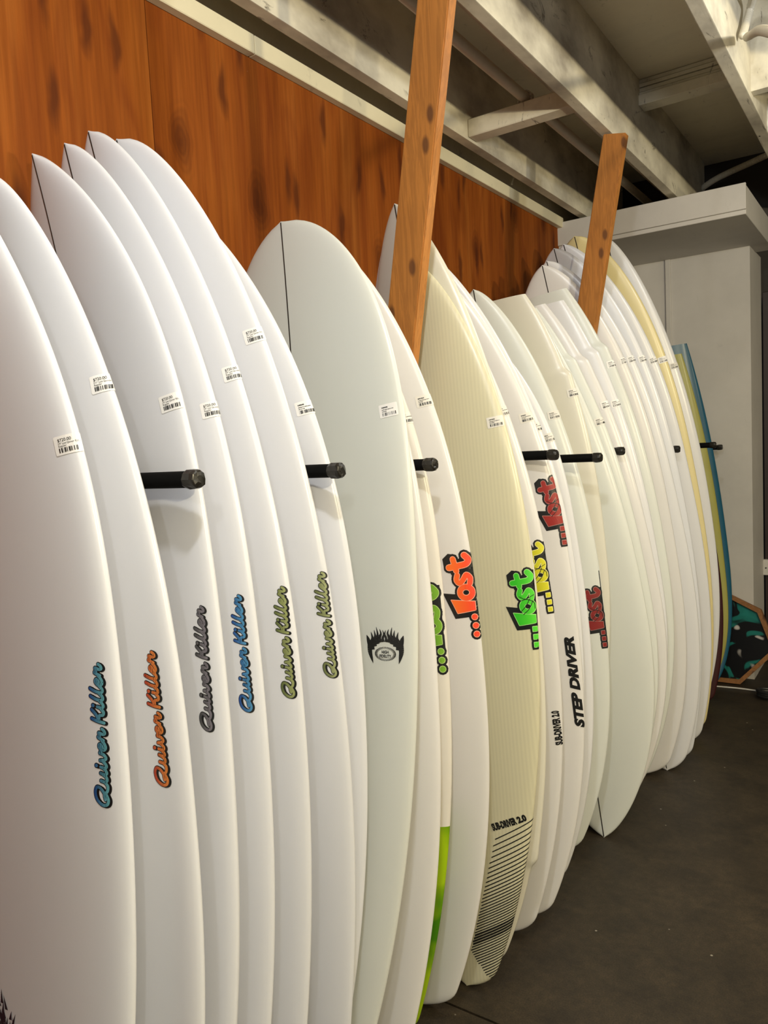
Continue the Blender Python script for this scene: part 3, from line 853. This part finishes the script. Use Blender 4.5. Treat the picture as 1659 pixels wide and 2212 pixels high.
def line_text(B, name, s, s0, v0, length, height, rot='up', bold=0.02, shear=0.0, ang=0.0):
    T3 = text(s, 1.0, bold); a, b = bounds(T3)
    T3 = xf(T3, length / (b[0] - a[0]), height / (b[1] - a[1]), -a[0] * length / (b[0] - a[0]), -a[1] * height / (b[1] - a[1]), shear)
    T3 = xf(T3, ang=ang)
    return obj(name, B.wrap(T3, s0, B.arc_of(s0, v0), rot, 0.0008), MAT['ink'], B.root)
line_text(BD['B14'], 'side_lettering', 'STEP DRIVER', 0.2900, 0.2430, 0.243, 0.026, bold=0.06, shear=0.35)
line_text(BD['B13'], 'side_lettering', 'SUB-DRIVER 2.0', 0.2665, 0.2315, 0.088, 0.020, bold=0.055)
line_text(BD['B12'], 'tail_lettering', 'SUB-DRIVER', 0.2155, 0.0913, 0.064, 0.0175, 'flat', 0.065, 0.0, 0.36)
line_text(BD['B12'], 'tail_lettering', '2.0', 0.2290, 0.1523, 0.022, 0.0165, 'flat', 0.065, 0.0, 0.36)

# black chevron stripes on the ribbed board's tail
def tail_stripes(B):
    T3 = []
    L = B.L
    yl = lambda x: (0.0478 + (x - 0.0151) * (0.2042 - 0.0478) / (0.0920 - 0.0151)) * L     # left limit line
    ys = [0.2042 * L]
    gap = 0.0135
    while ys[-1] > 0.012 * L and len(ys) < 60:
        gap = max(gap * 0.955, 0.0060) if ys[-1] > 0.055 * L else 0.0066
        ys.append(ys[-1] - gap)
    m = math.tan(0.50)
    for i, y0 in enumerate(ys):
        # line through (0.0920, y0) with slope m, kept right of the limit line and above the tail cut
        p = []
        for x in np.linspace(-0.02, 0.262, 95):
            y = y0 + m * (x - 0.0920)
            s = y / L
            if s < 0.010 or s > 0.3: continue
            if y > yl(x) and s > 0.0478: continue
            if s <= 0.0478 and x < 0.0151 + (0.0478 - s) * (0.0504 - 0.0151) / (0.0478 - 0.0218): continue
            w = float(B.hw(np.array([s]))[0])
            if B.arc_of(s, min(x, w)) + 0.0005 < x and x > w + 0.014: continue
            p.append((x, y))
        h = 0.00135 if not 24 <= i <= 27 else 0.0023
        for a, b in zip(p, p[1:]):
            T3 += [((a[0], a[1] - h), (b[0], b[1] - h), (b[0], b[1] + h)), ((a[0], a[1] - h), (b[0], b[1] + h), (a[0], a[1] + h))]
    return obj('tail_stripes', B.wrap(T3, 0.0, 0.0, 'flat', 0.0006), MAT['ink'], B.root)
tail_stripes(BD['B12'])

# flame emblem on the round-nosed board
def flame_emblem(B, s0, v0):
    a0 = B.arc_of(s0, v0)
    T3 = []
    def flame(pts, w0, w1):          # tapering lick of flame
        P = [np.array((q.x, q.y)) for q in smooth_path([Vector((p[0], p[1], 0)) for p in pts], 5)]
        n = len(P) - 1; out = []
        for i, (a, b) in enumerate(zip(P, P[1:])):
            d = b - a; nn = np.array([-d[1], d[0]]) / (np.hypot(*d) + 1e-9)
            k0 = 1 - (i / n) ** 1.8; k1 = 1 - ((i + 1) / n) ** 1.8
            h0 = (w1 + (w0 * 1.25 - w1) * k0) / 2; h1 = (w1 + (w0 * 1.25 - w1) * k1) / 2
            out += [(a + nn * h0, a - nn * h0, b - nn * h1), (a + nn * h0, b - nn * h1, b + nn * h1)]
        return out
    # arch of flame letters (centimetres)
    for sg in (-1, 1):
        T3 += flame([(sg * 3.35, 1.2), (sg * 3.5, -0.6), (sg * 3.2, -2.0), (sg * 2.85, -3.2)], 0.95, 0.05)       # long side tips
        T3 += flame([(sg * 3.3, 0.2), (sg * 3.75, 1.6), (sg * 4.1, 2.6)], 0.9, 0.08)
        T3 += flame([(sg * 2.9, -0.4), (sg * 3.0, 1.0), (sg * 2.75, 2.0), (sg * 3.05, 3.3)], 0.85, 0.06)
        T3 += flame([(sg * 2.25, 0.3), (sg * 2.45, 1.4), (sg * 2.1, 2.4), (sg * 2.3, 3.7)], 0.75, 0.06)
        T3 += flame([(sg * 1.6, 0.8), (sg * 1.85, 1.8), (sg * 1.5, 2.7), (sg * 1.75, 4.3)], 0.72, 0.06)
        T3 += flame([(sg * 0.95, 1.15), (sg * 1.15, 2.1), (sg * 0.75, 2.9), (sg * 1.0, 3.9)], 0.66, 0.06)
        T3 += flame([(sg * 0.3, 1.25), (sg * 0.4, 2.0), (sg * 0.1, 2.8), (sg * 0.35, 3.7)], 0.52, 0.06)
        T3 += flame([(sg * 1.5, 1.9), (sg * 1.1, 2.2), (sg * 0.8, 2.0)], 0.35, 0.1)
        T3 += flame([(sg * 2.6, 1.2), (sg * 2.2, 1.5), (sg * 1.8, 1.3)], 0.35, 0.1)
    # sunburst oval
    for i in range(40):
        t = 2 * math.pi * (i + 0.5) / 40
        c, s = math.cos(t), math.sin(t)
        T3 += flame([(2.35 * c, -1.2 + 1.45 * s), (1.7 * c, -1.2 + 0.98 * s)], 0.17, 0.03)
    for tx, y, sz in (('HIGH', -1.12, 0.85), ('FIDELITY', -1.95, 0.85)):
        q = text(tx, sz, 0.03); a, b = bounds(q)
        T3 += xf(q, 0.78, 1, -(a[0] + b[0]) / 2 * 0.78, y)
    obj('flame_emblem', B.wrap(xf(T3, 0.0098, 0.0092), s0, a0, 'flat', 0.0007), MAT['ink'], B.root)
flame_emblem(BD['B8'], 0.5050, 0.2020)
# feathered navy print, low on the first board
def feather(B):
    rnd = random.Random(3); T3 = []
    for i in range(60):
        t = rnd.uniform(0, math.pi * 2); r = rnd.uniform(0.0, 0.028)
        x, y = r * math.cos(t), r * 1.5 * math.sin(t)
        an = math.pi / 2 + rnd.uniform(-0.5, 0.5) - x * 12; L = rnd.uniform(0.012, 0.022)
        e = (x + L * math.cos(an), y + L * math.sin(an)); wd = 0.0035
        T3.append((np.array((x - wd, y)), np.array((x + wd, y)), np.array(e)))
    obj('feather_print', B.wrap(T3, 0.2700, -0.030, 'flat', 0.0007), MAT['navy'], B.root)
feather(BD['B1'])
# thin pinline on the low dark red logo board
B_ = BD['n2']
P_ = []
for s in np.linspace(0.486, 0.355, 30):
    P_.append((s, 0.2525))
T_ = []
for (sa, va), (sb, vb) in zip(P_, P_[1:]):
    aa = B_.arc_of(sa, 0.2425) + 0.014; ab = B_.arc_of(sb, 0.2425) + 0.014
    T_ += [((sa * B_.L, -aa - 0.0012), (sb * B_.L, -ab - 0.0012), (sb * B_.L, -ab + 0.0012)), ((sa * B_.L, -aa - 0.0012), (sb * B_.L, -ab + 0.0012), (sa * B_.L, -aa + 0.0012))]
obj('pinline', B_.wrap(T_, 0.0, 0.0, 'up', 0.0006), MAT['ink'], B_.root)

ST = {'B1': (0.7075, 0.2205),
      'B2': (0.7998, 0.1754),
      'B3': (0.7452, 0.2151),
      'B4': (0.729, 0.217),
      'B5': (0.744, 0.21),
      'B6': (0.7868, 0.1953),
      'B7': (0.7578, 0.2095),
      'B8': (0.7585, 0.238),
      'B10': (0.7676, 0.2076),
      'B11': (0.7728, 0.1979),
      'B12': (0.7629, 0.1772),
      'B13': (0.7269, 0.2004),
      'B14': (0.7556, 0.197),
      'B15a': (0.7279, 0.1997),
      'B15b': (0.7377, 0.228),
      'n2': (0.7632, 0.1836),
      'S1a': (0.1875, 0.2055),
      'S2': (0.2359, 0.2057),
      'S3': (0.2154, 0.2069),
      'S4': (0.2169, 0.2051),
      'S5': (0.1612, 0.1832),
      'N1': (0.7931, 0.2155),
      'N2': (0.7814, 0.2048),
      'N3': (0.7625, 0.2219),
      'N4': (0.7463, 0.2237),
      'Y': (0.7325, 0.2266),
      'W': (0.7287, 0.1823)}
for i, (k, (s, v)) in enumerate(ST.items()):
    qk = k in ('B1', 'B2', 'B3', 'B4', 'B5', 'B6')
    ln = ('$720.00', "5'9\" Lost Quiver Kil...", 'Regular') if qk else (None, None, None)
    if k == 'B2': ln = ('$720.00', "5'11\" Lost Quiver K...", 'Regular')
    faint = k not in ('B1', 'B2', 'B3', 'B4', 'B5', 'B6', 'B7', 'B8', 'S5', 'N1', 'N2', 'N3', 'N4', 'Y', 'S3', 'S4')
    sticker(BD[k], s, v, faint, ln, 11 + i, 0.10)

# ------------------------------------------------------------------ pegs that hold the boards apart
def peg(tip, label, r=0.0128, x0=0.0, sides=10):
    x, y, z = tip
    root = empty('rack_peg', (x0, y, z))
    path = [Vector((0.0, 0, 0)), Vector((0.01, 0, 0)), Vector((x - x0 - 0.026, 0, 0)), Vector((x - x0 - 0.024, 0, 0))]
    obj('peg_shaft', tube(path, r, sides), MAT['black'], root)
    rnd = random.Random(int(y * 1000))
    rr = []; pts = []
    for t, f in ((0, 1.02), (0.004, 1.13), (0.010, 1.16), (0.018, 1.15), (0.0225, 1.08), (0.0245, 0.90), (0.0255, 0.45)):
        pts.append(Vector((x - x0 - 0.0255 + t, 0, 0))); rr.append(r * f)
    me = tube(pts, rr, sides)
    for v in me.vertices:
        q = 1 + rnd.uniform(-0.045, 0.045); v.co.y *= q; v.co.z *= q; v.co.x += rnd.uniform(-0.0012, 0.0012)
    me.polygons.foreach_set('use_smooth', [False] * len(me.polygons))
    obj('end_cap', me, MAT['capm'], root)
    return tag(root, label, 'peg', 'black rack pegs')
PEGS = [((432, 1035), 0.739, 'black taped peg between the orange and the grey script lettered surfboards'),
        ((740, 1016), 1.060, 'black taped peg between the second olive lettered and the plain white surfboard'),
        ((942, 1003), 1.365, 'black taped peg beside the round-nosed surfboard'),
        ((1205, 982), 1.831, 'black taped peg above the dark red logo and long black lettering'),
        ((1300, 988), 2.149, 'black taped peg in front of the first square-tailed boards'),
        ((1349, 974), 2.515, 'black taped peg among the winged tail-up surfboards'),
        ((1469, 970), 3.112, 'short-showing black peg in front of the board before the pale yellow one'),
        ((1547, 961), 3.623, 'black peg crossing the olive lime and petrol blue boards'),
        ((1561, 966), 4.178, 'last black peg, past the petrol blue board')]
for px, y, lab in PEGS:
    t = onY(px[0], px[1], y)
    peg(t, lab, 0.0125)

# ------------------------------------------------------------------ pipes, conduit and cables in the ceiling
def run(name, pts, r, m_, label, cat, seg=14, fx=False, group=None):
    P = smooth_path(pts, 8)
    o = obj(name, (flex(P, r) if fx else tube(P, r, seg)), m_)
    return tag(o, label, cat, group)
pp = run('water_pipe', [(0.332, Y0, 2.4305), (0.332, 1.0, 2.4305), (0.330, 3.0, 2.4305), (0.328, 4.30, 2.4305)], 0.0175, MAT['conduit'], 'thick painted pipe running between the first two joists', 'pipe')
for y in (2.508, 2.526):
    st = tube(smooth_path([(0.309, y, 2.410), (0.310, y, 2.439), (0.331, y, 2.452), (0.353, y, 2.439), (0.354, y, 2.410)], 6), 0.003, 8)
    obj('pipe_strap', st, MAT['conduit'], pp)
run('thin_conduit', [(0.406, Y0, 2.46), (0.406, 1.5, 2.46), (0.404, 2.9, 2.458), (0.406, 4.30, 2.46)], 0.009, MAT['conduit'], 'thin painted conduit beside the thick pipe', 'conduit')
P1 = [onZ(1636, -40, 2.50), onX(1623, 10, 1.008), onX(1612, 50, 0.997), onX(1604, 78, 0.995)]
run('flexible_conduit', [tuple(p) for p in P1], 0.0115, MAT['conduit'], 'corrugated conduit coming down beside the third joist', 'conduit', fx=True)
P2 = [onX(1614, 80, 1.015), onX(1622, 76, 1.035), onX(1640, 66, 1.10), onX(1668, 70, 1.16), onX(1700, 82, 1.20)]
run('flexible_conduit', [tuple(p) for p in P2], 0.0115, MAT['conduit'], 'corrugated conduit elbow running off from the third joist', 'conduit', fx=True)
run('flexible_conduit', [(0.52, 4.22, 2.50), (0.62, 4.14, 2.515), (0.77, 4.06, 2.525), (0.96, 4.0, 2.545), (1.3, 3.98, 2.57)], 0.0145, MAT['conduit'], 'corrugated conduit crossing above the soffit', 'conduit', fx=True)
run('ceiling_cable', [(0.035, Y0, 2.45), (0.04, 0.2, 2.445), (0.035, 1.4, 2.42), (0.045, 2.1, 2.41), (0.03, 2.9, 2.40), (0.05, 4.2, 2.45)], 0.006, MAT['cable'], 'dark cable sagging along the gap above the cream strip', 'cable')
run('ceiling_cable', [(0.06, Y0, 2.48), (0.065, 1.0, 2.48), (0.07, 1.9, 2.45), (0.055, 2.6, 2.43), (0.07, 3.4, 2.45), (0.06, 4.2, 2.46)], 0.0045, MAT['conduit'], 'pale thin cable strung above the first joist bay', 'cable')
run('cable_rod', [(0.03, 3.05, 2.35), (0.06, 3.06, 2.45), (0.07, 3.06, 2.642)], 0.004, MAT['conduit'], 'small pale rod hanging in the gap by the soffit', 'rod')

# ------------------------------------------------------------------ lamps over the aisle
for i, (x, y, p, LAMP_COL, drop) in enumerate(LAMPS):
    root = empty('ceiling_lamp', (x, y, JB + 0.07 - drop))
    nm = ('over the script lettered boards', 'behind the rack start', 'over the tail-up boards', 'across the aisle, farthest from the soffit', 'across the aisle from the middle boards', 'across the aisle from the tail-up boards', 'tucked between the second and third joist')[i]
    tag(root, 'bulb lamp with white holder hanging below the joists ' + nm, 'lamp', 'ceiling lamps over the aisle')
    obj('lamp_stem', tube([Vector((0, 0, CEIL - JB - 0.07 + drop)), Vector((0, 0, 0.05))], 0.008, 10), MAT['tin'], root)
    obj('lamp_holder', tube([Vector((0, 0, 0.075)), Vector((0, 0, 0.06)), Vector((0, 0, 0.03)), Vector((0, 0, 0.02))], [0.012, 0.025, 0.026, 0.022], 16), MAT['tin'], root)
    mm, nt, b = mat('lit bulb glass')
    b.inputs['Emission Color'].default_value = (*LAMP_COL, 1); b.inputs['Emission Strength'].default_value = 8.0
    prof = [(0.018, 0.012), (0.005, 0.018), (-0.01, 0.028), (-0.03, 0.034), (-0.05, 0.028), (-0.06, 0.014), (-0.063, 0.002)]
    obj('bulb', tube([Vector((0, 0, a)) for a, _ in prof], [c for _, c in prof], 20), mm, root)
    ld = bpy.data.lights.new('bulb_light', 'POINT'); ld.energy = p; ld.color = LAMP_COL; ld.shadow_soft_size = 0.036
    lo = bpy.data.objects.new('bulb_light', ld); COL.objects.link(lo); lo.parent = root; lo.location = (0, 0, -0.11)
# work light clamped to the third joist
wk = empty('track_light', tuple(onZ(1668, 250, 2.40)))
tag(wk, 'white and black spotlight head beside the third joist', 'lamp')
obj('light_housing', tube([Vector((0, 0, 0.05)), Vector((0, 0, 0.045)), Vector((0, 0, -0.03)), Vector((0, 0, -0.055))], [0.02, 0.034, 0.036, 0.030], 20), MAT['tin'], wk)
obj('bracket', box((-0.045, -0.006, -0.06), (-0.038, 0.006, 0.06), 0.001), MAT['steel'], wk)
obj('bracket_arm', box((-0.045, -0.006, 0.05), (0.0, 0.006, 0.058), 0.001), MAT['steel'], wk)
obj('mount_stem', tube([Vector((0, 0, 0.05)), Vector((0, 0, CEIL - 2.40))], 0.007, 10), MAT['tin'], wk)

# ------------------------------------------------------------------ framed hexagonal picture leaning at the end wall
def hex_art():
    Yp = 4.16
    C2 = [(0.695, 0.0), (0.862, 0.185), (0.785, 0.385), (0.600, 0.470), (0.440, 0.290), (0.470, 0.0)]
    root = empty('framed_picture', (0.60, Yp, 0.002))
    root.rotation_euler = (math.radians(-9), 0, 0)
    tag(root, 'hexagonal wood-framed picture in turquoise, black and white leaning at the end wall', 'picture')
    P = [Vector((x - 0.60, 0, z)) for x, z in C2]
    ctr = sum(P, Vector()) / 6
    for i in range(6):
        a, b = P[i], P[(i + 1) % 6]
        ai, bi = a + (ctr - a).normalized() * 0.024, b + (ctr - b).normalized() * 0.024
        V = [a, b, bi, ai]
        me = mesh_from([v + Vector((0, -0.022, 0)) for v in V] + [v + Vector((0, 0.012, 0)) for v in V],
                       [(0, 1, 2, 3), (7, 6, 5, 4), (0, 4, 5, 1), (1, 5, 6, 2), (2, 6, 7, 3), (3, 7, 4, 0)])
        obj('frame_side', me, MAT['frame'], root)
    m, nt, b = mat('poured paint')
    v = coords(nt)
    n1 = noise(nt, v, 7.0, 2, 0.4, 1.2); n2 = noise(nt, coords(nt, loc=(3.1, 0, 1.2)), 6.0, 2, 0.4, 0.8)
    c = ramp(nt, n1, [(0.53, (0.006, 0.006, 0.007)), (0.555, (0.012, 0.15, 0.13)), (0.75, (0.02, 0.24, 0.21))])
    wh = ramp(nt, n2, [(0.60, (0, 0, 0)), (0.63, (1, 1, 1))])
    c = mixc(nt, wh, c, (0.55, 0.52, 0.50))
    nt.links.new(c, b.inputs['Base Color']); b.inputs['Roughness'].default_value = 0.3
    In = [p + (ctr - p).normalized() * 0.020 for p in P]
    obj('canvas', mesh_from([p + Vector((0, -0.004, 0)) for p in In] + [p + Vector((0, 0.006, 0)) for p in In],
        [(0, 1, 2, 3, 4, 5), (11, 10, 9, 8, 7, 6)] + [(i, (i + 6), (i + 1) % 6 + 6, (i + 1) % 6) for i in range(6)]), m, root)
hex_art()
run('floor_cable', [(0.55, 4.05, 0.005), (0.70, 4.07, 0.005), (0.82, 4.06, 0.005), (0.95, 4.03, 0.005), (1.25, 4.10, 0.005)], 0.004, MAT['wcable'], 'white cable lying along the floor before the picture', 'cable')
cz = [Vector((0.86 + 0.06 * math.cos(t), 3.98 + 0.045 * math.sin(t), 0.012 + 0.0016 * t)) for t in np.linspace(0, 6 * math.pi, 80)]
tag(obj('cable_coil', tube(cz, 0.009, 8), MAT['steel']), 'coiled black cable on the floor by the picture', 'cable')
sb = obj('wall_box', box((0, 0, 0), (0.09, 0.03, 0.085), 0.004, 2), MAT['white'])
sb.location = tuple(onY(1645, 1243, 4.585)); sb.location.y = 4.60
tag(sb, 'small white box on the dark door', 'box')
obj('box_screw', tube([Vector((0.02, 0.0005, 0.04)), Vector((0.02, -0.002, 0.04))], 0.004, 10), MAT['steel'], sb)
